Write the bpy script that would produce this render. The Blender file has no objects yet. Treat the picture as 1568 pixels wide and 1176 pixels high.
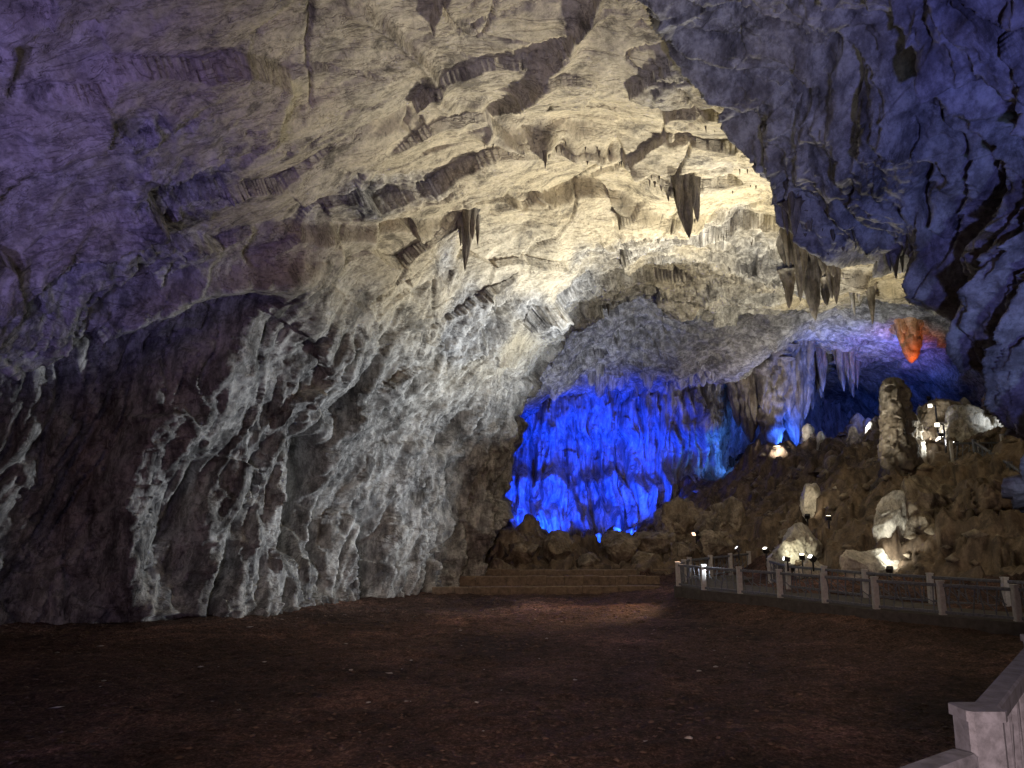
import bpy, math, numpy as np
from mathutils import Vector
from mathutils.bvhtree import BVHTree
rng=np.random.default_rng(7)
PERM=rng.permutation(256); PERM=np.concatenate([PERM]*3)
G=rng.normal(size=(256,3)); G/=np.linalg.norm(G,axis=1)[:,None]; G=G.astype(np.float32)
R4=rng.uniform(-1,1,size=(256,4)).astype(np.float32)
R3=rng.uniform(0,1,size=(256,3)).astype(np.float32)
def hsh(a,b,c): return PERM[PERM[PERM[a&255]+(b&255)]+(c&255)]
def perlin(p,seed=0):
    p=np.asarray(p,dtype=np.float32)+np.float32(seed*17.31+100)
    i=np.floor(p).astype(np.int32); f=p-i
    w=f*f*f*(f*(f*6-15)+10)
    r=0
    for dx in (0,1):
        wx=w[:,0] if dx else 1-w[:,0]
        for dy in (0,1):
            wy=w[:,1] if dy else 1-w[:,1]
            for dz in (0,1):
                wz=w[:,2] if dz else 1-w[:,2]
                g=G[hsh(i[:,0]+dx,i[:,1]+dy,i[:,2]+dz)]
                r=r+wx*wy*wz*(g[:,0]*(f[:,0]-dx)+g[:,1]*(f[:,1]-dy)+g[:,2]*(f[:,2]-dz))
    return r*1.7
def fbm(p,o=4,seed=0,gain=.5):
    r=0;a=1.
    for k in range(o):
        r=r+a*perlin(p*2.03**k,seed+k); a*=gain
    return r
def ridged(p,o=3,seed=0,gain=.5):
    r=0;a=1.
    for k in range(o):
        r=r+a*(1-2*np.abs(perlin(p*2.07**k,seed+k))); a*=gain
    return r
def facets(p,seed=0,tilt=.8):
    p=np.asarray(p,dtype=np.float32)+np.float32(seed*7.7+100)
    i=np.floor(p).astype(np.int32); n=len(p)
    d1=np.full(n,9,np.float32); d2=np.full(n,9,np.float32); h1=np.zeros(n,np.float32)
    for dx in (-1,0,1):
        for dy in (-1,0,1):
            for dz in (-1,0,1):
                c=i+np.array([dx,dy,dz],np.int32)
                k=hsh(c[:,0],c[:,1],c[:,2])
                v=p-(c+R3[k]); d=(v*v).sum(1)
                r=R4[k]; h=r[:,3]+tilt*(v*r[:,:3]).sum(1)
                m=d<d1
                d2=np.where(m,d1,np.minimum(d2,d)); h1=np.where(m,h,h1); d1=np.where(m,d,d1)
    return h1,np.sqrt(d2)-np.sqrt(d1)
def sst(a,b,x):
    t=np.clip((x-a)/(b-a),0,1); return t*t*(3-2*t)
def cat(C,t,axis):
    C=np.moveaxis(np.asarray(C,float),axis,0); n=C.shape[0]
    i=np.clip(np.floor(t).astype(int),0,n-2); f=(t-i).reshape((-1,)+(1,)*(C.ndim-1))
    P1=C[i];P2=C[i+1]
    P0=np.where((i>0).reshape(f.shape),C[np.maximum(i-1,0)],2*P1-P2)
    P3=np.where((i<n-2).reshape(f.shape),C[np.minimum(i+2,n-1)],2*P2-P1)
    r=.5*(2*P1+(P2-P0)*f+(2*P0-5*P1+4*P2-P3)*f*f+(3*P1-P0-3*P2+P3)*f**3)
    return np.moveaxis(r,0,axis)
def spread(knots,counts):
    out=[]
    for k in range(len(counts)): out.append(np.linspace(knots[k],knots[k+1],counts[k],endpoint=False))
    return np.append(np.concatenate(out),knots[-1])
def normals(P,toward=None):
    du=np.gradient(P,axis=0);dv=np.gradient(P,axis=1)
    n=np.cross(du,dv); n/=np.linalg.norm(n,axis=2)[:,:,None]+1e-9
    return n
def mesh_np(name,V,F,mats,smooth=True,attr=None,midx=None):
    me=bpy.data.meshes.new(name); k=F.shape[1]
    me.vertices.add(len(V)); me.vertices.foreach_set('co',np.ascontiguousarray(V,dtype=np.float32).ravel())
    me.loops.add(F.size); me.loops.foreach_set('vertex_index',F.astype(np.int32).ravel())
    me.polygons.add(len(F)); me.polygons.foreach_set('loop_start',np.arange(0,F.size,k,dtype=np.int32))
    me.polygons.foreach_set('loop_total',np.full(len(F),k,np.int32))
    if midx is not None: me.polygons.foreach_set('material_index',np.asarray(midx,np.int32))
    me.update(calc_edges=True)
    if smooth: me.polygons.foreach_set('use_smooth',np.ones(len(F),bool))
    if attr is not None:
        a=me.attributes.new('warm','FLOAT','POINT'); a.data.foreach_set('value',np.asarray(attr,np.float32).ravel())
    for m in (mats if isinstance(mats,(list,tuple)) else [mats]): me.materials.append(m)
    ob=bpy.data.objects.new(name,me); bpy.context.scene.collection.objects.link(ob); return ob
def grid_faces(a,b):
    i=np.arange(a*b).reshape(a,b)
    return np.stack([i[:-1,:-1].ravel(),i[1:,:-1].ravel(),i[1:,1:].ravel(),i[:-1,1:].ravel()],1)

# ---------------- materials ----------------
def new_mat(name):
    m=bpy.data.materials.new(name); m.use_nodes=True; nt=m.node_tree; nt.nodes.clear()
    out=nt.nodes.new('ShaderNodeOutputMaterial'); b=nt.nodes.new('ShaderNodeBsdfPrincipled')
    nt.links.new(b.outputs[0],out.inputs[0]); return m,nt,b
def N(nt,t,**k):
    n=nt.nodes.new(t)
    for a,v in k.items(): setattr(n,a,v)
    return n
def noise(nt,vec,scale,detail=4,rough=.6,dist=0):
    n=N(nt,'ShaderNodeTexNoise'); n.inputs['Scale'].default_value=scale; n.inputs['Detail'].default_value=detail
    n.inputs['Roughness'].default_value=rough; n.inputs['Distortion'].default_value=dist
    nt.links.new(vec,n.inputs['Vector']); return n.outputs['Fac']
def ramp(nt,fac,stops):
    r=N(nt,'ShaderNodeValToRGB'); e=r.color_ramp.elements
    while len(e)<len(stops): e.new(.5)
    for k,(p,c) in enumerate(stops): e[k].position=p; e[k].color=(*c,1)
    nt.links.new(fac,r.inputs[0]); return r.outputs[0]
def mixc(nt,f,a,b,mode='MIX'):
    m=N(nt,'ShaderNodeMix',data_type='RGBA',blend_type=mode)
    for s,v in ((0,f),(6,a),(7,b)):
        if isinstance(v,bpy.types.NodeSocket): nt.links.new(v,m.inputs[s])
        else: m.inputs[s].default_value=v if s==0 else (*v,1)
    return m.outputs[2]
def bump(nt,b,hs):
    prev=None
    for h,st,d in hs:
        n=N(nt,'ShaderNodeBump'); n.inputs['Strength'].default_value=st; n.inputs['Distance'].default_value=d
        nt.links.new(h,n.inputs['Height'])
        if prev: nt.links.new(prev,n.inputs['Normal'])
        prev=n.outputs[0]
    nt.links.new(prev,b.inputs['Normal'])
def rock_mat(name,c_dark,c_mid,c_light,ochre,attr=False,rough=.72,bs=1.,stretch=(1,1,.45)):
    m,nt,b=new_mat(name); g=N(nt,'ShaderNodeNewGeometry').outputs['Position']
    mp=N(nt,'ShaderNodeMapping'); mp.inputs['Scale'].default_value=stretch; mp.inputs['Rotation'].default_value=(.12,.3,.25); nt.links.new(g,mp.inputs[0]); g2=mp.outputs[0]
    n1=noise(nt,g,.3,5,.65,.3); n2=noise(nt,g2,1.9,6,.68,.2); n3=noise(nt,g,8,3,.7)
    base=ramp(nt,n2,[(.3,c_dark),(.46,c_mid),(.6,c_light)])
    om=ramp(nt,n1,[(.45,(0,0,0)),(.62,(1,1,1))])
    mm=N(nt,'ShaderNodeMath',operation='MULTIPLY_ADD'); mm.use_clamp=True
    nt.links.new(om,mm.inputs[0])
    if attr:
        a=N(nt,'ShaderNodeAttribute',attribute_name='warm'); mm.inputs[1].default_value=.08; nt.links.new(a.outputs['Fac'],mm.inputs[2])
    else: mm.inputs[1].default_value=.4; mm.inputs[2].default_value=0
    oc=ramp(nt,n2,[(.32,tuple(x*.78 for x in ochre)),(.48,ochre),(.68,tuple(min(.62,x*1.14) for x in ochre))])
    c=mixc(nt,mm.outputs[0],base,oc)
    st=ramp(nt,noise(nt,g2,.6,6,.78,.9),[(.37,(.2,.195,.2)),(.48,(1,1,1)),(.66,(1.3,1.29,1.27))])
    c=mixc(nt,.78,c,st,'MULTIPLY')
    hs=[(n2,.45*bs,.12),(n3,.4*bs,.025)]
    if attr:
        m2=N(nt,'ShaderNodeMapping'); m2.inputs['Scale'].default_value=(.22,1.5,.9); m2.inputs['Rotation'].default_value=(0,0,-.2); nt.links.new(g,m2.inputs[0])
        ln=noise(nt,m2.outputs[0],.8,5,.62,.5)
        lc=ramp(nt,ln,[(.40,(1,1,1)),(.475,(1,1,1)),(.49,(.4,.37,.35)),(.505,(1,1,1)),(.56,(1,1,1)),(.572,(.55,.51,.47)),(.585,(1,1,1))])
        c=mixc(nt,.65,c,lc,'MULTIPLY'); hs.append((lc,.6,.08))
    sp=ramp(nt,n3,[(.34,(.5,.5,.5)),(.5,(1,1,1)),(.68,(1.3,1.3,1.3))])
    c=mixc(nt,.55,c,sp,'MULTIPLY')
    nt.links.new(c,b.inputs['Base Color'])
    rr=N(nt,'ShaderNodeMapRange'); nt.links.new(n2,rr.inputs[0]); rr.inputs[3].default_value=rough-.2; rr.inputs[4].default_value=rough+.2
    nt.links.new(rr.outputs[0],b.inputs['Roughness'])
    bump(nt,b,hs)
    return m
M_VAULT=rock_mat('cave_limestone',(.085,.085,.09),(.23,.23,.23),(.48,.48,.475),(.48,.42,.30),True)
M_OVER=rock_mat('overhang_limestone',(.07,.07,.08),(.2,.2,.22),(.42,.43,.46),(.25,.22,.19))
M_BACK=rock_mat('flowstone',(.10,.10,.10),(.30,.30,.30),(.54,.54,.54),(.34,.32,.30),rough=.6,stretch=(1,1,.2))
M_HILL=rock_mat('hill_rock',(.05,.036,.028),(.11,.082,.06),(.22,.17,.125),(.16,.11,.07))
M_BOULD=rock_mat('boulder_rock',(.08,.066,.05),(.19,.16,.125),(.34,.3,.24),(.24,.175,.1))
M_DARK=rock_mat('dripstone',(.05,.045,.04),(.13,.115,.10),(.28,.26,.23),(.24,.18,.11),rough=.55,stretch=(1,1,.25))
M_PILL=rock_mat('pillar_rock',(.025,.022,.02),(.06,.053,.046),(.13,.115,.1),(.1,.075,.05),rough=.6)
M_WHITE=rock_mat('white_dripstone',(.2,.19,.17),(.42,.41,.37),(.62,.6,.55),(.45,.38,.28),rough=.55)
M_ORANGE=rock_mat('orange_lit_dripstone',(.2,.1,.05),(.45,.25,.12),(.6,.4,.25),(.5,.25,.1),rough=.5)  # orange glow of the lamp is put into the stone colour
def floor_mat():
    m,nt,b=new_mat('cave_soil'); g=N(nt,'ShaderNodeNewGeometry').outputs['Position']
    n1=noise(nt,g,.22,5,.6,.5); n2=noise(nt,g,2.6,6,.75); n3=noise(nt,g,14,4,.75)
    c=ramp(nt,n3,[(.35,(.035,.017,.013)),(.52,(.105,.058,.046)),(.7,(.27,.168,.135))])
    l=ramp(nt,n1,[(.35,(.4,.37,.37)),(.55,(1,1,1)),(.68,(2.3,2.2,2.2))]); c=mixc(nt,1.,c,l,'MULTIPLY')
    l=ramp(nt,n2,[(.35,(.35,.35,.35)),(.6,(1.4,1.4,1.4))]); c=mixc(nt,1.,c,l,'MULTIPLY')
    nt.links.new(c,b.inputs['Base Color'])
    b.inputs['Roughness'].default_value=.8; b.inputs['Specular IOR Level'].default_value=.3
    bump(nt,b,[(n2,.8,.2),(n3,.8,.06)]); return m
M_FLOOR=floor_mat()
def simple(name,col,rough=.7,sc=12,var=.35,metal=0):
    m,nt,b=new_mat(name); g=N(nt,'ShaderNodeNewGeometry').outputs['Position']
    n=noise(nt,g,sc,5,.7); c=ramp(nt,n,[(.3,tuple(x*(1-var) for x in col)),(.7,tuple(min(.9,x*(1+var)) for x in col))])
    nt.links.new(c,b.inputs['Base Color']); b.inputs['Roughness'].default_value=rough; b.inputs['Metallic'].default_value=metal
    bump(nt,b,[(n,.4,.015)]); return m
M_RAIL=simple('railing_concrete',(.13,.145,.18),.6,14,.5)
M_RAILW=simple('railing_lit_white',(.5,.5,.5),.6,9,.25)  # white light on the posts is put into this colour
M_PATH=simple('walkway_concrete',(.08,.075,.07),.8,4,.4)
M_KERB=simple('kerb_stone',(.2,.15,.11),.85,5,.5)
M_TERR=simple('terrace_stone',(.4,.38,.34),.8,3,.4)
M_METAL=simple('lamp_housing',(.04,.04,.045),.4,20,.2,.6)
def emit(name,col,s):
    m,nt,b=new_mat(name); b.inputs['Base Color'].default_value=(*col,1); b.inputs['Emission Color'].default_value=(*col,1); b.inputs['Emission Strength'].default_value=s
    m.cycles.emission_sampling='NONE'; return m

# ---------------- main vault ----------------
S=[ # (y, profile left base -> crown -> right base)
(-9,[(-24,-1),(-25,4),(-24,8),(-21,12),(-16,15.5),(-9,17.5),(-1,18.5),(7,18.5),(15,18),(23,15),(29,9),(32,-1)]),
(4,[(-24,-1),(-25,4),(-24,8),(-21,12),(-16,15.5),(-9,18),(-1,19),(7,19),(15,18.5),(23,15.5),(30,9.5),(34,-1)]),
(14,[(-23,-1),(-24,4),(-23.5,8),(-20.5,12),(-15.5,15.2),(-9,18),(-1,19.2),(7,19.2),(15,18.6),(23,16),(31,10),(36,-1)]),
(21,[(-20.5,-1),(-21.5,4),(-21.5,8),(-18.5,11.5),(-14,14.8),(-8,17.8),(-1,19.5),(7,19.5),(14,18.5),(23,16.5),(32,10.5),(38,-1)]),
(27,[(-17.7,-1),(-18.7,4),(-19,8),(-16,11.5),(-12,14.8),(-6,17.8),(0,19.6),(7,19.3),(14,18.2),(23,16.6),(33,11),(40,-1)]),
(34,[(-11.2,-1),(-11.8,4),(-10.8,8),(-8.7,12),(-5.6,15),(-1.5,17.4),(3,18.8),(8,18.8),(14.5,17.8),(23,16.6),(33,11.5),(41,-1)]),
(41,[(-6.4,-1),(-6.8,4),(-5.6,8),(-3.2,12),(-.4,15),(3,17.2),(7,18.4),(11,18.4),(16,17.8),(23.5,17.2),(33,12.4),(42,-1)]),
(47.6,[(-2.2,-1),(-2.5,4.1),(-1.5,8),(-1.2,11),(.6,14.2),(3.3,16.5),(7,17.9),(11,18.),(16,17.9),(24,17.8),(33,14.2),(42,-1)]),
(49.4,[(-4,-1),(-4.5,4),(-3.8,8.5),(-3.6,12),(-2.5,15.8),(.5,18.9),(5.5,21.),(11,21.4),(17,21),(25,20.4),(34,15.8),(43,-1)]),
(57,[(-7,-1),(-7.5,4),(-6.5,8.5),(-5.5,12),(-3,15),(1,17.2),(6,18.6),(11,19.),(18,19.4),(26,19.6),(36,16.2),(45,-1)]),
(64,[(-8,-1),(-8,4),(-7,8),(-6,11),(-3.5,13.3),(1,14.6),(6,15.6),(11,16.4),(18,17.6),(27,19),(38,16),(47,-1)]),
(72,[(-8,-1),(-8,4),(-7,8),(-6,11),(-3.5,13),(1,13.6),(6,14),(11,14.5),(18,17),(28,19),(39,16),(48,-1)]),
(90,[(-8,-1),(-8,4),(-7,8),(-6,11),(-3.5,13),(1,14),(6,14.5),(11,15),(18,16),(28,18),(39,15),(48,-1)]),
]
C=np.array([[(x,y,z) for x,z in pr] for y,pr in S],float)
tu=spread([0,1,2,3,4,5,6,7,8,9,10,11,12],[20,30,60,85,110,110,95,40,70,60,40,30])
tv=spread([0,3,8,10,11],[240,560,90,40])
P=cat(cat(C,tu,0),tv,1)
n=normals(P); a,b=P.shape[:2]
cen=np.array([4,30,8.])
flip=np.sign(((cen-P)*n).sum(2).mean()); n=n*flip
p=P.reshape(-1,3); nn=n.reshape(-1,3)
x,y,z=p.T
wall=1-np.abs(nn[:,2]); ceil=sst(.35,.8,-nn[:,2])
wsm=np.stack([fbm(p*.2,2,1),fbm(p*.2,2,2),fbm(p*.2,2,3)],1)
wp=p+wsm*.7
d=.9*fbm(p*.08,2,5)
q=wp; lean=.62*q[:,0]+.78*q[:,1]-.30*q[:,2]
wl=wall*sst(18,10,z)
def fold(f,zf,sd,o=3):
    qf=np.stack([lean*f,q[:,2]*zf,.1*q[:,0]],1)
    return ridged(qf,o,sd,.5)
d+=wl*(1.15*fold(.22,.05,11,2)+.5*fold(.6,.08,15,3)+.2*fold(1.5,.16,19,3))
for f_,zf_,w_,a_,sd_ in ((.42,.07,.07,1.3,201),(.8,.10,.07,.7,203),(1.7,.18,.08,.3,205)):
    s_=perlin(np.stack([lean*f_,q[:,2]*zf_,.12*q[:,0]],1),sd_); m_=sst(-.2,.3,perlin(p*.25,sd_+1))
    d-=wl*a_*m_*np.exp(-(s_/w_)**2)
def arch(xs,ys,depth,sharp,sd,w=1.):
    g=y-np.interp(x,xs,ys)-w*(1.5*fbm(p*.09,2,sd)+.4*fbm(p*.35,2,sd+5))
    md=np.clip(.45+1.1*fbm(np.stack([x*.16,y*.05,z*.1],1),2,sd+9),0,1.)
    return depth*md*sst(-sharp,sharp,g)
cz=sst(7,12,z)
d+=cz*arch([-22,-16,-8,-1.2,3,8,12,20],[17,22,25.5,27.5,29.5,31.5,33,34],.55,.35,31,1.)
d+=cz*arch([-22,-14,-10,-6,-2,4,8,14,22],[20,26,28.7,31.3,33.8,34.6,36,38,39],.95,.28,33,.6)
d-=cz*.6*sst(24,34,y)*sst(38,34.5,y)
d+=cz*arch([-10,-4,0,4,10,20],[34,38,40.5,41.5,42.5,44],.5,.3,35)
d+=cz*arch([-20,-10,0,4,10,20],[12,17,20,22,24,26],.3,.4,36,1.3)
d-=cz*.5*sst(36,46,y)
zl=np.interp(y,[16,27,30,33],[8.5,10,13.4,14.5])+.5*fbm(p*.3,3,37)
rec=sst(0,.6,zl-z)*sst(31.2,29.3,y+.6*fbm(p*np.array([.3,.3,.12]),3,38))*(x<0)
d-=3.0*rec
lip=np.exp(-((z-zl-.9)/.9)**2)*sst(31.5,30,y)*(x<-6); d+=1.0*lip
r1=x-np.interp(y,[10,20,28],[6,2.3,-1.2])-.6*fbm(p*.3,3,41); r2=x-np.interp(y,[10,20,28],[-9,-4.6,-1.2])-1.3*fbm(p*.25,3,42)
near=sst(29,26,y)*ceil
d+=near*(.5*sst(-.12,.12,r1)+.35*sst(.2,-.2,r2)+.35*np.exp(-(r1/.35)**2)+.2*np.exp(-(r2/.35)**2))
r3=y-np.interp(x,[-1.2,3,8],[28,30.2,33])-.5*perlin(p*.5,44); d+=.7*np.exp(-(r3/.45)**2)*sst(-2,0,x)*sst(10,7,x)*(.6+.8*perlin(p*1.1,43))
for f_,sd_,ax in ((.16,211,(1,.5,.5)),(.3,213,(.5,1.2,.5))):
    s_=fbm(p*f_*np.array(ax),3,sd_); d-=ceil*.3*sst(-.1,.3,perlin(p*.2,sd_+1))*np.exp(-(s_/.018)**2)
sm=sst(-.5,.1,fbm(p*.14,3,61)+.65*np.exp(-(((x-1)/11)**2+((y-28)/10)**2))-.1)*ceil*sst(12,18,y)*sst(50,42,y)
for L,A,sd in ((3.4,.22,51),(1.3,.10,52),(.55,.045,53)):
    s=(y*.95-x*.25*np.tanh((x-2)/3)+1.5*fbm(p*.07,2,sd)+.25*fbm(p*.4,2,sd+4)+z*.35)/L; fr=s-np.floor(s)
    amp=sst(-.3,.4,perlin(p*.15,sd+9))
    d+=A*amp*(.5-fr)*np.where(fr<.14,fr/.14,1)*(.35+.65*ceil)*(1-.2*sm)
far=sst(49.6,51,y)
rough=(1-.85*sm)*(1-.5*far)
h,e=facets(wp*np.array([.22,.38,.26])+wsm*.05,1,1.2); d+=.62*h*(1-.35*sm)*(.5+.5*ceil)*(1-.4*far)
h,e2=facets(wp*np.array([1.1,1.5,.6]),2); d+=.19*h*rough
d+=.10*ridged(p*np.array([1.5,1.5,.7]),3,71,.6)*rough
h,e3=facets(wp*np.array([3,3,1.8]),4); d+=.065*h*rough
d+=.12*fbm(p*.7,3,81)*(1-.6*sm)
def hollow(cx,cy,cz_,r,sz,dep):
    return dep*np.exp(-(((x-cx)**2+(y-cy)**2)/r**2+((z-cz_)/sz)**2)**2)
d-=hollow(-9.6,36,5.2,1.1,2.8,3.)+hollow(-14,31.5,3,1.2,3,2.2)+hollow(-7.4,39.5,2,.9,2.2,2)+hollow(-4.5,43,3,.8,2.5,1.4)+hollow(-1.,40,14.2,1.,1.2,1.4)
d-=.6*wl
V=p+nn*d[:,None]
warm=np.clip(sm*.85+ceil*.4*sst(-.3,.5,fbm(p*.2,3,91))*sst(15,22,y),0,1)*sst(49,44,y)*(.35+.65*sst(-16,-6,x))
vault=mesh_np('cave_vault',V,grid_faces(a,b),M_VAULT,True,warm)
Vg=V.reshape(a,b,3)[::4,::4]
bv=BVHTree.FromPolygons([tuple(v) for v in Vg.reshape(-1,3)],[tuple(f) for f in grid_faces(*Vg.shape[:2])])

# ---------------- foreground overhang ----------------
O=[
[(5.0,20,22),(2.9,17,19.),(2.2,13,19.4),(1.2,8,19.4),(.2,2,19.4),(-1,-8,19)],
[(8.5,23,22),(5.6,20,18.2),(4.6,16,18.6),(3.8,10,18.4),(3,3,18.4),(2,-8,18)],
[(10.5,25,21),(7.3,22,17.),(6.6,18,17.2),(5.6,12,17.5),(4.8,4,17.1),(4,-8,17)],
[(13,26,19),(9.,23.6,14.7),(8.8,18.5,15.7),(7.7,12,16.1),(6.6,4,16.1),(5.6,-8,15)],
[(15.5,25,17),(11.8,22,12.2),(10.9,17,13.5),(9.6,11,14),(8.4,4,14),(7.4,-8,13.4)],
[(17.5,22.5,14),(12.7,19.5,9.2),(12.1,15,11),(11.2,9.5,11),(10.2,3,11.4),(9,-8,11)],
[(17.5,19,9),(12.7,17,6.4),(12.5,13,7.6),(12.4,8,7.6),(11.8,2,8),(10.5,-8,8)],
[(17.5,17,4.5),(12.6,15,3.),(12.7,11.5,3.8),(12.8,7,4),(12.4,1,4),(11.5,-8,4)],
[(17.5,16,-1),(12.7,14,-1),(13,10.5,-1),(13.2,6,-1),(13,0,-1),(12,-8,-1)]]
O=np.array(O,float)
tu=np.linspace(0,8,600); tv=spread([0,1,2,3,5],[70,180,170,120])
P=cat(cat(O,tu,0),tv,1); n=normals(P); a,b=P.shape[:2]
if np.dot(n[280,200],np.array([0,0,6])-P[280,200])<0: n=-n
p=P.reshape(-1,3); nn=n.reshape(-1,3)
w_=np.stack([fbm(p*.3,2,101),fbm(p*.3,2,102),fbm(p*.3,2,103)],1)
wp=p+w_*.6
sx_=wp[:,1]*.8+wp[:,0]*.3+wp[:,2]*.75
qf=np.stack([sx_*.42,(wp[:,2]-wp[:,1])*.10,wp[:,0]*.15],1)
d=.9*fbm(p*.14,2,110)+.85*ridged(qf,3,111,.5)-.5
qf=np.stack([sx_*1.3,(wp[:,2]-wp[:,1])*.28,wp[:,0]*.3],1); d+=.18*ridged(qf,3,113,.55)
s_=perlin(np.stack([sx_*.5,(wp[:,2]-wp[:,1])*.12,wp[:,0]*.2],1),221); d-=.8*sst(-.2,.3,perlin(p*.3,222))*np.exp(-(s_/.07)**2)
h,_=facets(wp*np.array([.5,.5,.35]),12); d+=.3*h
h,_=facets(wp*np.array([1.8,1.6,1.1]),13); d+=.11*h
d+=.06*ridged(p*2.2,3,114,.6)
V=p+nn*d[:,None]
mesh_np('rock_overhang',V,grid_faces(a,b),M_OVER)
Vg=V.reshape(a,b,3)[::4,::4]; bvo=BVHTree.FromPolygons([tuple(v) for v in Vg.reshape(-1,3)],[tuple(f) for f in grid_faces(*Vg.shape[:2])])

# ---------------- back wall of blue chamber ----------------
xs=np.linspace(-12,50,620); zs=np.linspace(-1,21,300)
X,Z=np.meshgrid(xs,zs,indexing='ij')
Y=np.interp(X,[-12,-4,2,8,14,18,21,25,32,50],[58,64,68,69,68,68,74,82,86,84])
p=np.stack([X.ravel(),Y.ravel(),Z.ravel()],1)
wx=p[:,0]+.5*fbm(p*.3,2,120)
zt=p[:,2]
env=.4+.6*np.clip(fbm(p*np.array([.35,.35,.2]),3,128)+.5,0,1)
d=1.3*env*ridged(np.stack([wx*.5,zt*.05,0*wx],1),2,121,.5)+.6*env*ridged(np.stack([wx*1.3,zt*.10,0*wx],1),3,125,.6)+1.0*fbm(p*.2,2,122)
sl=perlin(np.stack([wx*.7,zt*.08,0*wx],1),129); d-=.9*np.exp(-(sl/.09)**2)
led=sst(8.2,6.7,zt+1.1*fbm(p*np.array([.45,.5,.1]),3,123)-.05*np.abs(p[:,0]-8))
d+=1.9*led
lower=sst(5.4,3.6,zt+1.2*fbm(p*np.array([.7,.5,.1]),3,127)); d+=1.4*lower
d+=1.4*sst(11.5,13,zt+1.2*ridged(np.stack([wx*.9,0*wx,0*wx],1),2,126))
h,_=facets(p*np.array([1.2,1,.4]),16); d+=.35*h
h,_=facets(p*np.array([3,2,1.2]),17); d+=.12*h
p[:,1]-=d
mesh_np('cave_back_wall',p,grid_faces(*X.shape),M_BACK)

# ---------------- ground ----------------
pts=[(-30,0,0),(-30,30,0),(-15,10,0),(0,10,0),(0,25,0),(-10,30,0),(5,33,0),(-5,38,0),(2,40,0),(7,38,.1),(8,30,0),(10,22,0),(12,10,0),(-2,-8,0),(14,-8,0),
(9.5,35,.8),(11,33,.8),(13,29,.8),(16,25,.8),(10,38,.8),(13,41.5,.9),(20,20,.8),(25,15,.8),(24,5,.8),
(2,46,.5),(-2,50,.9),(6,50,1.),(0,56,1.6),(8,56,1.8),(12.4,50,1.7),(15,55,4),(13.5,45.5,1.3),(4,62,1.5),(10,62,2),(-4,62,2),
(16.3,46,3.6),(15.5,36,1.3),(17.8,32,1.5),(20.6,34,3.7),(22,30,2.4),(24,33,5.3),(21.1,42,6),(25.8,42,7.2),(19.8,50,5.8),(19.4,60,9),(16.5,61,5.5),(24,55,8),(30,50,9.5),(34,40,9),(30,33,7.5),(28,26,4.5),(34,22,5),(30,62,10),(40,60,12),(24,70,9),(32,75,10),(45,45,11),(45,20,7),(16,75,7),(0,80,3),(-15,70,2),(40,5,3),(45,85,11),(18,40,3.2)]
A=np.array(pts,float)
K=np.hypot(A[:,0][:,None]-A[:,0],A[:,1][:,None]-A[:,1])
W=np.linalg.solve(K+1e-6*np.eye(len(A)),A[:,2])
def hgt(x,y):
    r=0
    for k in range(len(A)): r=r+W[k]*np.hypot(x-A[k,0],y-A[k,1])
    return r
def hill_mask(x,y): return np.clip(sst(44,48,y)+sst(.9,2.2,hgt(x,y)),0,1)
gx=spread([-42,-20,28,60],[90,440,80]); gy=spread([-12,10,24,66,95],[60,110,430,60])
X,Y=np.meshgrid(gx,gy,indexing='ij'); x=X.ravel();y=Y.ravel()
H=hgt(x,y)
H=H*(1-sst(.35,.0,H)*sst(42,38,y))
p2=np.stack([x,y,0*x],1); mk=hill_mask(x,y)
H+=mk*(.8*fbm(p2*.2,3,130)+.45*ridged(p2*.45,3,131,.6))
h,_=facets(np.stack([x*.6,y*.6,H*.6],1),18); H+=mk*.5*h
h,_=facets(np.stack([x*2,y*2,H*2],1),19); H+=mk*.1*h
H+=(.045+.04*mk)*fbm(p2*2.0,4,132,.6)+(1-mk)*.1*fbm(p2*.3,3,133)
V=np.stack([x,y,H],1)
F=grid_faces(*X.shape)
mi=(mk[F[:,0]]>.4).astype(int)
mesh_np('cave_floor',V,F,[M_FLOOR,M_HILL],True,None,mi)
Vg=V.reshape(X.shape[0],X.shape[1],3)[::3,::3]; bvg=BVHTree.FromPolygons([tuple(v) for v in Vg.reshape(-1,3)],[tuple(f) for f in grid_faces(*Vg.shape[:2])])
def gz(x,y):
    h=bvg.ray_cast(Vector((x,y,40)),Vector((0,0,-1))); return h[0].z if h[0] else 0

def scatter(name,n,xr,yr,smin,smax,mat,seed,flat=.5,cond=None):
    r=np.random.default_rng(seed)
    yy=yr[0]+(yr[1]-yr[0])*r.random(n)**1.0; xx=r.uniform(*xr,n)
    if cond is not None: m=cond(xx,yy); xx=xx[m];yy=yy[m]; n=len(xx)
    zz=np.array([gz(a,b) for a,b in zip(xx,yy)])
    ico=np.array([(1,0,0),(-1,0,0),(0,1,0),(0,-1,0),(0,0,1),(0,0,-1)],float)
    f=np.array([(0,2,4),(2,1,4),(1,3,4),(3,0,4),(2,0,5),(1,2,5),(3,1,5),(0,3,5)])
    s=smin+(smax-smin)*r.random(n)**3
    v=ico[None]*(r.uniform(.5,1.2,(n,6,1)))*s[:,None,None]; v[:,:,2]*=flat
    an=r.uniform(0,6.28,n); c,sn=np.cos(an),np.sin(an)
    vx=v[:,:,0]*c[:,None]*1.5-v[:,:,1]*sn[:,None]; vy=v[:,:,0]*sn[:,None]*1.5+v[:,:,1]*c[:,None]
    v=np.stack([vx+xx[:,None],vy+yy[:,None],v[:,:,2]+zz[:,None]+s[:,None]*.1],2).reshape(-1,3)
    F=(f[None]+6*np.arange(n)[:,None,None]).reshape(-1,3)
    return mesh_np(name,v,F,mat,False)
M_GRAV=simple('gravel_stone',(.13,.085,.065),.8,3,.7)
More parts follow.
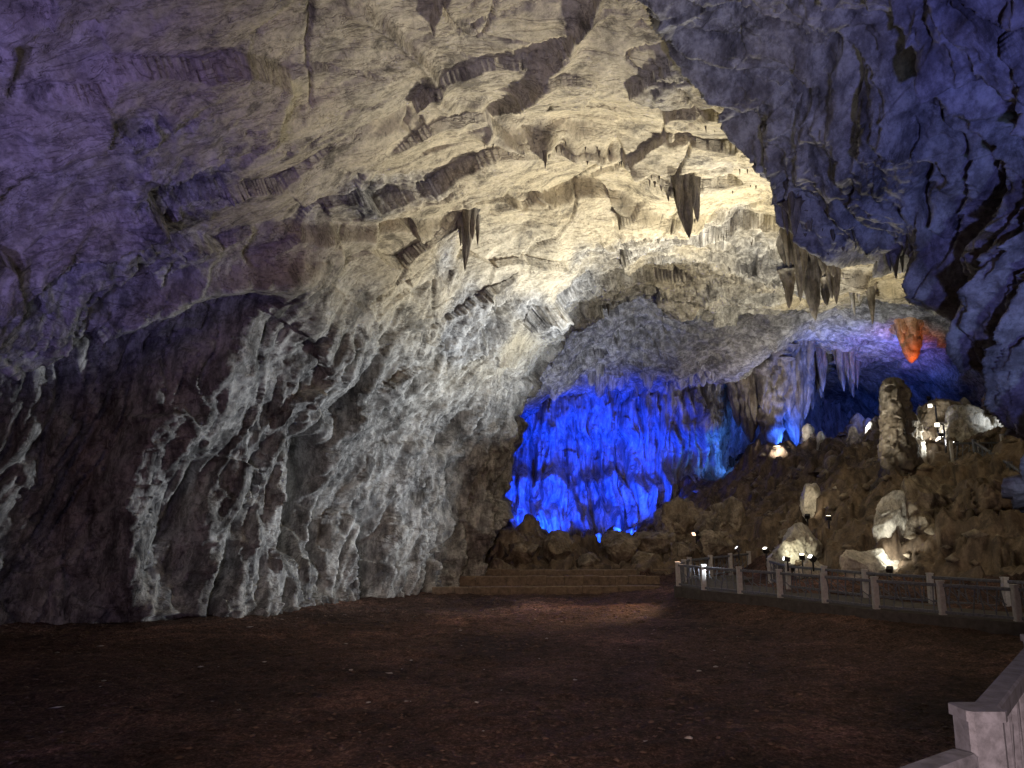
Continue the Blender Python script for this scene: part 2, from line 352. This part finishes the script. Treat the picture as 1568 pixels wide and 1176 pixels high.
scatter('gravel',16000,(-22,10),(11,41),.02,.09,M_GRAV,1,.35,lambda x,y:(x<9))
M_PALE=simple('pale_chip',(.5,.47,.45),.6,3,.4)
scatter('pale_stone_chips',110,(-14,8),(12,36),.03,.11,M_PALE,5,.3)
scatter('rubble',1200,(9,34),(30,62),.08,.42,M_BOULD,2,.8,lambda x,y:hill_mask(x,y)>.5)

# ---------------- rocks ----------------
import bmesh
def ico(sub):
    bm=bmesh.new(); bmesh.ops.create_icosphere(bm,subdivisions=sub,radius=1)
    v=np.array([w.co[:] for w in bm.verts]); f=np.array([[w.index for w in t.verts] for t in bm.faces]); bm.free(); return v,f
IV,IF=ico(6)
def boulder(name,loc,sc,seed,mat,rot=0,tiltx=0):
    v=IV.copy(); nn=v.copy(); r=np.random.default_rng(seed)
    m=np.full(len(v),9.)
    for k in range(16):
        q=r.normal(size=3); q/=np.linalg.norm(q); dd=r.uniform(.62,.95)
        dn=v@q; m=np.minimum(m,np.where(dn>.05,dd/np.maximum(dn,.05),9))
    m=np.minimum(m,1.15); s=np.array(sc,float); pp=v*m[:,None]*s; k=min(s)
    h,_=facets(pp*1.3+seed,seed); d=.12*k*h+.14*k*fbm(pp*.9+seed*9,4,seed)
    h,_=facets(pp*3.2+seed,seed+1); d+=.05*k*h
    pp=pp+nn*d[:,None]
    c,sn=math.cos(tiltx),math.sin(tiltx); pp=np.stack([pp[:,0],pp[:,1]*c-pp[:,2]*sn,pp[:,1]*sn+pp[:,2]*c],1)
    c,sn=math.cos(rot),math.sin(rot); pp=np.stack([pp[:,0]*c-pp[:,1]*sn,pp[:,0]*sn+pp[:,1]*c,pp[:,2]],1)
    return mesh_np(name,pp+np.array(loc),IF,mat)
bl=[(-.5,51,1.6,1.2,1.3),(1.2,53,2,1.2,1.5),(3.2,50,1.6,1,.9),(6.8,51,1.9,1.2,1.1),(9.6,50.5,1.6,1.2,1.2),(11.2,52,1.7,1.5,1.9),(8.3,48.4,1.2,.8,.7),(4.7,48,1.2,.8,.6),(.7,48.3,1.3,.9,.8),(12.4,47,1.3,1,1),(-.7,47.6,1.1,1,1.1),(13.6,50,1.5,1.4,1.6),(10.3,47.2,.9,.7,.6),(2.6,47,.8,.7,.5)]
for k,(bx,by,sx,sy,sz) in enumerate(bl): boulder('boulder',(bx,by,gz(bx,by)+sz*.3),(sx,sy,sz),20+k,M_BOULD,k*.7)
boulder('boulder',(15.0,40.5,2.2),(1.7,1.0,1.5),40,M_WHITE,.3,.2)
boulder('boulder',(17.9,36.4,3.0),(.9,.6,2.3),41,M_WHITE,-.3,.3)
boulder('boulder',(16.4,35.5,1.9),(1.6,.8,.9),42,M_WHITE,.6)
boulder('boulder',(19.7,36.7,3.5),(2.0,1.6,2.2),43,M_BOULD,.6)
boulder('boulder',(14.3,37.5,1.4),(1.0,.6,.7),44,M_WHITE,.2)
boulder('boulder',(17.4,45,4.9),(.6,.5,1.2),45,M_WHITE,.2)
boulder('boulder',(19.4,45,5.3),(1.1,.6,.5),46,M_WHITE,.9)
boulder('boulder',(22.,36,4.2),(2.6,1.8,1.6),47,M_HILL,.9)
boulder('boulder',(15.6,43,2.9),(.9,.8,.7),48,M_BOULD,.9)

def dripcone(v0,r,L,seed,up=False,lump=.3,nseg=28,nring=46,blunt=.12,fold=.25):
    t=np.linspace(0,1,nring); th=np.linspace(0,2*math.pi,nseg,endpoint=False)
    T,TH=np.meshgrid(t,th,indexing='ij')
    R=r*((1-T)**.85*(1-blunt)+blunt*(1-T**8))*(1+.7*np.exp(-T*9))
    sgn=1 if up else -1
    q=np.stack([np.cos(TH)*1.2+seed*3.7,np.sin(TH)*1.2,T*L*.9],2).reshape(-1,3)
    R=R*(1+lump*fbm(q*np.array([1,1,1.6]),3,seed).reshape(R.shape)+fold*ridged(q*np.array([2.2,2.2,.25]),2,seed+3).reshape(R.shape))
    bend=.08*L*np.sin(T*3+seed)
    v=np.stack([v0[0]+np.cos(TH)*R+bend*.3,v0[1]+np.sin(TH)*R,v0[2]+sgn*T*L],2)
    i=np.arange(nring*nseg).reshape(nring,nseg); j=np.roll(i,-1,1)
    f=np.stack([i[:-1].ravel(),j[:-1].ravel(),j[1:].ravel(),i[1:].ravel()],1)
    return v.reshape(-1,3),f
def drip(name,parts,mat,**kw):
    Vs=[];Fs=[];o=0
    for k,(v0,r,L,up) in enumerate(parts):
        v,f=dripcone(v0,r,L,k+int(abs(v0[0])*7)%50,up,**kw); Vs.append(v);Fs.append(f+o);o+=len(v)
    return mesh_np(name,np.concatenate(Vs),np.concatenate(Fs),mat)
def top(x,y,z):
    zs=[]
    for t in (bv,bvo):
        h=t.ray_cast(Vector((x,y,z)),Vector((0,0,1)))
        if h[0]: zs.append(h[0].z)
    return (min(zs) if zs else z+2)+.35
def stalactite(x,y,ztip,r,nsub,seed,mat=M_DARK,spr=.5,maxL=None,**kw):
    rr=np.random.default_rng(seed); parts=[]
    zt=top(x,y,ztip)
    if maxL: ztip=max(ztip,zt-.35-maxL)
    parts.append(((x,y,zt),r,zt-ztip,False))
    for k in range(nsub):
        dx,dy=rr.uniform(-spr,spr,2); f=rr.uniform(.25,.85); zt2=top(x+dx,y+dy,ztip); L=(zt-ztip)*f+(zt2-zt)
        parts.append(((x+dx,y+dy,zt2),r*rr.uniform(.4,.8),max(.4,L),False))
    return drip('stalactite',parts,mat,**kw)
stalactite(-2.1,33.6,15.2,.3,9,1,M_DARK,.5)
stalactite(7.8,32,15.0,.32,16,2,M_DARK,.55,2.8,blunt=.5)
stalactite(8.2,23.2,13.2,.16,5,3,M_DARK,.4,2)
stalactite(9.0,23.0,12.8,.2,8,4,M_DARK,.6,2.2)
stalactite(9.9,23,13.,.13,3,5,M_DARK,.4,1.6)
stalactite(15.7,38,14.,.42,18,6,M_DARK,1.,3.8,blunt=.3)
stalactite(14.7,37,15.2,.4,10,7,M_DARK,.9)
for k,(sx,sy,sz,sr) in enumerate([(12.9,29,13.8,.16),(13.6,28.6,13.3,.15),(14.3,28,12.9,.18),(14.9,26.9,12.4,.15),(15.4,28.5,13,.18),(16.2,30,13,.2),(17.6,32,13,.2),(19,34,13.2,.25),(12.4,27,14.6,.12),(19.5,42,14.6,.2),(21.5,44,14.4,.25),(6.2,47.5,16.8,.12),(13.2,22.2,9.9,.12),(13.,21,9.2,.12),(10.6,23.2,12.4,.14),(11.8,22.4,11.2,.14)]):
    stalactite(sx,sy,sz,sr,4,30+k,M_DARK if k%3 else M_BACK,.5,2.4)
rr=np.random.default_rng(11); parts=[]
def small(cx,cy,n,sprd,lmin,lmax):
    for _ in range(n):
        ax,ay=cx+rr.normal()*sprd,cy+rr.normal()*sprd*.5; zt=top(ax,ay,9); parts.append(((ax,ay,zt+.1),rr.uniform(.04,.1),rr.uniform(lmin,lmax)+.45,False))
for t in np.linspace(0,1,18):
    xx_=-1+9.5*t; small(xx_,np.interp(xx_,[-1.2,3,8,9],[28,30.2,33,33.4]),4,.35,.0,.35)
for xx_,yy_ in ((9,36.4),(11,37),(13,37.8),(7.4,26),(17,38.4),(10,31),(11.4,33)): small(xx_,yy_,4,.5,.0,.4)
drip('stalactite',parts,M_DARK)
rr=np.random.default_rng(3)
for k in range(12):
    sx=4+k*1.2+rr.uniform(-.6,.6); sy=63.5+rr.uniform(-1,1.5)
    stalactite(sx,sy,12.6,rr.uniform(.2,.6),6,80+k,M_BACK,.9,rr.uniform(.6,1.6),blunt=.45)
for k,(sx,sy,sb,r) in enumerate([(21.6,63,8.6,1.1),(23.8,63.5,9.8,1.),(20.2,64,10.2,.7),(26.4,66,13.2,.5),(28.3,64,14.6,.35),(30.,66,14.4,.4)]):
    stalactite(sx,sy,sb,r,9,120+k,M_DARK,1.0 if k<4 else .8,None,blunt=.6 if k<4 else .3)
stalactite(30.3,56.5,13.4,.65,11,140,M_ORANGE,.7,3.0,blunt=.8)
def stalagmite(x,y,L,r,nsub,seed,mat,spr):
    rr=np.random.default_rng(seed); z=gz(x,y)-.4; parts=[((x,y,z),r,L,True)]
    for k in range(nsub):
        dx,dy=rr.uniform(-spr,spr,2); parts.append(((x+dx,y+dy,z),r*rr.uniform(.5,.8),L*rr.uniform(.25,.8),True))
    return drip('stalagmite',parts,mat,blunt=.5)
def column(x,y,z0,z1,r,seed,mat):
    nr,ns=150,80
    t=np.linspace(0,1,nr); th=np.linspace(0,2*math.pi,ns,endpoint=False); T,TH=np.meshgrid(t,th,indexing='ij')
    L=z1-z0; R=r*(1.15-.25*T)*np.sqrt(np.clip(1-T**14,0,1))*(1+.6*np.exp(-T*7))
    q=np.stack([np.cos(TH)*r*2,np.sin(TH)*r*2,T*L*1.6],2).reshape(-1,3)+seed
    h,_=facets(q*1.3,seed); R=R*(1+(.14*fbm(q*.6,4,seed)+.16*h+.1*ridged(q*np.array([1.5,1.5,.4]),3,seed+2)).reshape(R.shape))
    v=np.stack([x+np.cos(TH)*R,y+np.sin(TH)*R,z0+T*L],2).reshape(-1,3)
    i=np.arange(nr*ns).reshape(nr,ns); j=np.roll(i,-1,1)
    f=np.stack([i[:-1].ravel(),j[:-1].ravel(),j[1:].ravel(),i[1:].ravel()],1)
    return mesh_np('stalagmite',v,f,mat)
column(21.4,42,5.4,11.8,.76,5,M_PILL)
column(22.5,42.7,5.6,9.9,.55,9,M_WHITE)
column(26.5,52,8.3,12.6,.9,12,M_BOULD)
column(28.5,50,8.5,11.8,1.0,13,M_BOULD)
column(25,47,7,9.2,.4,14,M_WHITE)
for k in range(26):
    sx=22.5+rr.uniform(-1.5,12); sy=rr.uniform(50,63)
    stalagmite(sx,sy,rr.uniform(.8,2.8),rr.uniform(.35,.8),4,160+k,(M_WHITE,M_BOULD,M_HILL)[k%3],.9)
boulder('boulder',(28.8,47,9.2),(2.4,1.6,1.5),61,M_WHITE,.4)
boulder('boulder',(31.5,47,9.6),(2.0,1.6,1.7),62,M_WHITE,.9)
boulder('boulder',(26.3,49.5,8.8),(1.6,1.2,1.),63,M_BOULD,.2)
boulder('boulder',(24.2,51,8.2),(1.4,1.2,.9),64,M_BOULD,1.2)

# ---------------- built things ----------------
class MB:
    def __init__(s): s.v=[];s.f=[];s.m=[]
    def beam(s,p0,p1,w,h,m=0,upv=(0,0,1),ch=.12):
        p0=Vector(p0);p1=Vector(p1); d=(p1-p0).normalized(); u=Vector(upv)
        if abs(d.dot(u))>.95: u=Vector((0,1,0))
        r=d.cross(u).normalized(); u=r.cross(d).normalized()
        c=min(w,h)*ch; prof=[(-w/2+c,-h/2),(w/2-c,-h/2),(w/2,-h/2+c),(w/2,h/2-c),(w/2-c,h/2),(-w/2+c,h/2),(-w/2,h/2-c),(-w/2,-h/2+c)]
        o=len(s.v)
        for q in (p0,p1):
            for a,b in prof: s.v.append(tuple(q+r*a+u*b))
        for k in range(8): s.f.append((o+k,o+(k+1)%8,o+8+(k+1)%8,o+8+k)); s.m.append(m)
        s.f.append(tuple(o+k for k in range(8))[::-1]); s.m.append(m); s.f.append(tuple(o+8+k for k in range(8))); s.m.append(m)
    def build(s,name,mats,parent=None):
        me=bpy.data.meshes.new(name); me.from_pydata(s.v,[],s.f); me.update()
        for k,p in enumerate(me.polygons): p.material_index=s.m[k]
        for m in mats: me.materials.append(m)
        ob=bpy.data.objects.new(name,me); bpy.context.scene.collection.objects.link(ob)
        if parent: ob.parent=parent
        return ob
def railing(name,pts,hh=1.05,spacing=2.2,pw=.2,seed=0,whitepost=True,dens=.3,tr=.12,cap=.05,first=0):
    rr=np.random.default_rng(seed); mb=MB()
    P=[Vector(p) for p in pts]; posts=[P[0]]
    for a,b in zip(P[:-1],P[1:]):
        n=max(1,round((b-a).length/spacing))
        for k in range(1,n+1): posts.append(a.lerp(b,k/n))
    up=Vector((0,0,1))
    for q in posts[first:]:
        mb.beam(q-up*.25,q+up*(hh+cap),pw,pw,1); mb.beam(q+up*(hh+cap),q+up*(hh+cap+.04),pw*1.15,pw*1.15,1)
    for a,b in zip(posts[:-1],posts[1:]):
        d=(b-a).normalized(); s=a+d*pw*.5; e=b-d*pw*.5; L=(e-s).length
        mb.beam(s+up*(hh-.06),e+up*(hh-.06),tr,tr*.85,0)
        mb.beam(s+up*.14,e+up*.14,.10,.09,0)
        nb=max(3,int(L/dens)); w=.035
        for i in range(nb):
            t=(i+.5)/nb; j=rr.uniform(-.1,.1)
            q0=s.lerp(e,t); q1=s.lerp(e,min(1,max(0,t+j/L*2)))
            mb.beam(q0+up*.185,q1+up*(hh-.06-tr*.43),w,w,0)
            if i+1<nb:
                za=rr.uniform(.3,.55); mb.beam(q0+up*za,s.lerp(e,(i+1.5)/nb)+up*(za+rr.uniform(.15,.35)),w*.8,w*.8,0)
    return mb.build(name,[M_RAIL,M_RAILW if whitepost else M_RAIL])
railing('stone_railing',[(21,19.2,.85),(15.4,24,.85),(12.6,27.2,.85),(10.6,31,.85),(8.4,34.3,.85),(7.7,36.2,.85),(9.2,40.4,.85),(13.4,44,1.)],seed=1)
railing('stone_railing',[(21.5,22.5,.85),(17,27,.85),(14,31,.85),(12.2,34.5,.9),(12.4,37.5,.95)],seed=2,spacing=2.4)
def ribbon(name,L,R,z0,z1,mat):
    v=[];f=[]
    n=len(L)
    for (ax,ay),(bx,by) in zip(L,R): v+=[(ax,ay,z1),(bx,by,z1),(ax,ay,z0),(bx,by,z0)]
    for k in range(n-1):
        a=4*k;b=a+4
        f+=[(a,a+1,b+1,b),(a,b,b+2,a+2),(a+1,a+3,b+3,b+1),(a+2,b+2,b+3,a+3)]
    f+=[(0,2,3,1),(4*n-4,4*n-3,4*n-1,4*n-2)]
    me=bpy.data.meshes.new(name); me.from_pydata(v,[],f); me.materials.append(mat); o=bpy.data.objects.new(name,me); bpy.context.scene.collection.objects.link(o); return o
ribbon('walkway',[(20.8,18.9),(15.2,23.7),(12.4,27),(10.4,30.9),(8.2,34.2),(7.5,36.3),(9.,40.6),(13.3,44.3)],[(23.5,21.5),(17.5,27.2),(14.4,31),(12.4,34.6),(10.9,37),(10.8,38),(11.5,39.5),(14.6,42.4)],-.4,.9,M_PATH)
railing('stone_railing',[(1.85,3.2,2.17),(3.36,5.05,2.17),(6.2,7.6,2.17)],1.08,2.4,.14,5,False,.13,.10,-.03)
railing('stone_railing',[(1.78,3.14,2.06),(-1.6,.75,2.06),(-4.2,-1.3,2.06)],1.08,4.3,.13,6,False,.13,.10,-.03,1)
ribbon('walkway',[(-4.3,-1.2),(-1.7,.85),(1.75,3.32),(3.26,5.16),(6.1,7.75)],[(-2,-5),(1,-3),(4,-1),(7,1),(9,3)],1.8,2.08,M_PATH)
mb=MB()
def kerb(x0,x1,y,z,h,w,y1=None):
    xx=x0; k=0
    while xx<x1:
        l=rng.uniform(.7,1.2); e=min(x1,xx+l); yy=lambda q:y+((y1-y)*(q-x0)/(x1-x0) if y1 else 0)
        dz=rng.uniform(-.025,.025)
        mb.beam((xx+.012,yy(xx),z+h/2+dz),(e-.012,yy(e),z+h/2+dz),w,h,0,ch=.1); xx=e; k+=1
kerb(-4.2,7.8,41.2,-.1,.55,.35,41.6); kerb(-3,8.3,43.6,.2,.6,.35,44); kerb(-1.6,9.2,46.2,.45,.55,.4,46.2)
mb.build('stone_kerb',[M_KERB])
mb=MB(); s0=Vector((25.2,41,7.0)); s1=Vector((22.5,30,3.2)); n=26
for k in range(n):
    q=s1.lerp(s0,k/n); mb.beam(q+Vector((0,0,.1)),q+Vector((1.7,-.4,.1)),.5,.35,0)
mb.build('staircase',[M_PATH])
mb=MB()
for r_ in range(4):
    xx=23.9-.25*(r_%2)
    while xx<27.2:
        l=rng.uniform(.5,.9); mb.beam((xx+.01,41.35,5.75+.36*r_),(xx+l-.01,41.4,5.75+.36*r_),.5,.345,0); xx+=l
mb.build('stone_terrace',[M_TERR])
railing('stone_railing',[(22.3,30,3.3),(25,41,7.1)],1.,2.4,.18,8,False)
railing('stone_railing',[(23.9,41.3,7.),(26.8,41.4,7.05)],1.05,1.2,.14,9,True)
railing('stone_railing',[(26.9,41.6,7.4),(30.5,44.5,8.8)],1.05,1.3,.14,10,True)
def lamp_post(x,y,z,h):
    mb=MB(); mb.beam((x,y,z-.4),(x,y,z+h),.08,.08,0); mb.beam((x,y,z+h),(x-.3,y,z+h+.1),.06,.06,0); mb.beam((x-.35,y,z+h-.1),(x-.35,y,z+h+.1),.2,.2,1)
    mb.build('lamp_post',[M_METAL,M_GLOBE])
M_GLOBE=emit('lamp_globe',(1,.95,.8),3)
lamp_post(24.0,42,6.9,2.2); lamp_post(27.6,49,9.4,1.8)

# ---------------- lamps and added fill spots ----------------
ecache={}
def flood(pos,tgt,col,power,angle=80,blend=.9,rad=.25,es=4):
    pos=Vector(pos);tgt=Vector(tgt); d=(tgt-pos).normalized()
    l=bpy.data.lights.new('spot','SPOT'); l.energy=power; l.color=col; l.spot_size=math.radians(angle); l.spot_blend=blend; l.shadow_soft_size=rad
    lo=bpy.data.objects.new('beam',l); bpy.context.scene.collection.objects.link(lo)
    mb=MB(); mb.beam(pos-d*.34,pos-d*.1,.26,.2,0); mb.beam(pos-d*.1,pos-d*.08,.2,.15,1)
    mb.beam(pos-d*.25-Vector((0,0,.5)),pos-d*.25-Vector((0,0,.1)),.06,.06,0)
    key=tuple(col)
    if key not in ecache: ecache[key]=emit('lamp_lens',col,es)
    ho=mb.build('flood_or_fill',[M_METAL,ecache[key]])  # same housing serves the cave lamps and the added fill spots
    lo.location=pos+d*.1; lo.rotation_euler=d.to_track_quat('-Z','Y').to_euler(); lo.parent=ho
    return ho
WARM=(1,.94,.80); YEL=(1,.90,.68); WHT=(.90,.95,1); BLU=(.006,.05,1); VIO=(.40,.33,1)
flood((11.2,39.,2.6),(-1.5,41.5,15.5),WHT,15000,54)
flood((12.5,38.5,2.6),(4.5,33.5,18),WARM,19000,76)
flood((13.6,36.5,2.4),(10.5,30,18),YEL,9000,90)
flood((16.5,40.2,4.2),(17,41,18),YEL,7500,120)
flood((11.6,33.5,2.3),(-8,36.5,6.5),WHT,12000,60)  # added fill for the left wall, no lamp known here
flood((12.2,32.,2.5),(-6,27,18),(1,.95,.9),2600,50)
flood((3,59.5,2.4),(3,68,6.5),BLU,10000,115); flood((8.5,59,2.6),(8.5,68,6.5),BLU,14000,115); flood((13.,60,4.4),(13.5,68,8),BLU,10000,115)
flood((6,55,2.0),(7,68,8),BLU,12000,75)
flood((11,54.5,2.8),(12,58,17),(.82,.85,1),7500,80)
flood((3,54.5,2.4),(4,57,16),(.82,.85,1),4500,75)
flood((20,57,8.4),(21,62,16),(1,.88,.75),1800,120)
flood((22.6,61.2,9.6),(22.7,64,12),(.03,.12,1),2500,120)
flood((18.5,63,8.8),(18.5,68,10),(.05,.25,1),700,120)
flood((29.5,57,12.6),(29,61,15.5),(.06,.15,1),3200,140)
flood((29.9,54,12.6),(30.3,56.5,15),(1,.2,.03),900,75)
flood((25.5,54.5,9.8),(27,60,16),WHT,4200,120)
flood((24.3,41.9,8.1),(22.5,42.7,8.4),(1,.98,.88),420,90)
flood((24.6,38.9,6.3),(25.2,41.3,6.6),(1,.97,.85),110,120)
flood((29.5,44.2,10),(30,47.5,10),WHT,200,110)
flood((26,46,9),(27,51,10),(1,.95,.85),500,110)
flood((14.0,38.8,1.7),(15.0,40.6,3),(1,.93,.65),110,100)
flood((16.6,34.2,1.9),(18.2,36.2,3.5),(1,.96,.8),260,115)
flood((16.6,43.2,4.2),(18,45.2,5.6),(1,.85,.6),80,110)
flood((20.5,19.5,3.5),(19,40,3),(1,.84,.72),600,70)  # added unseen fill that lightens the hill and the right side
flood((8.6,36.9,3.2),(3.2,34.,0),(1,.6,.36),1700,62)  # added warm fill that brightens the floor towards the back
flood((-13,7,.5),(-17,22,18),VIO,4300,62)
flood((-8,5,.5),(-10,20,19),VIO,1900,74)
flood((-6,4,1.),(-17,27,4),(.62,.52,1),900,60)  # added dim violet fill for the lower left wall
flood((4.8,3.5,2.8),(8.5,17,15.5),(.27,.29,1),3200,82)
flood((7,5,1),(12.5,12,9),(.5,.72,1),1100,90)
flood((3,8,.4),(1.5,22,19),YEL,2900,56)
flood((-2,-5,5),(2.5,20,0),(1,.68,.60),6500,52)  # added ambient fill behind the camera, lifts the floor

# ---------------- world ----------------
w=bpy.data.worlds.new('World'); bpy.context.scene.world=w; w.use_nodes=True
nt=w.node_tree; bg=nt.nodes['Background']; sky=nt.nodes.new('ShaderNodeTexSky'); sky.sky_type='NISHITA'; sky.sun_disc=False
sky.sun_elevation=math.radians(2); sky.sun_rotation=math.radians(180); nt.links.new(sky.outputs[0],bg.inputs[0]); bg.inputs[1].default_value=.02
cam=bpy.data.cameras.new('camera'); co=bpy.data.objects.new('camera',cam); bpy.context.scene.collection.objects.link(co)
co.location=(0,0,4); co.rotation_euler=(math.radians(100),0,0); cam.lens=26.7; cam.clip_end=400; cam.clip_start=.05
sc=bpy.context.scene; sc.camera=co
sc.view_settings.view_transform='Standard'; sc.view_settings.look='None'; sc.view_settings.exposure=0
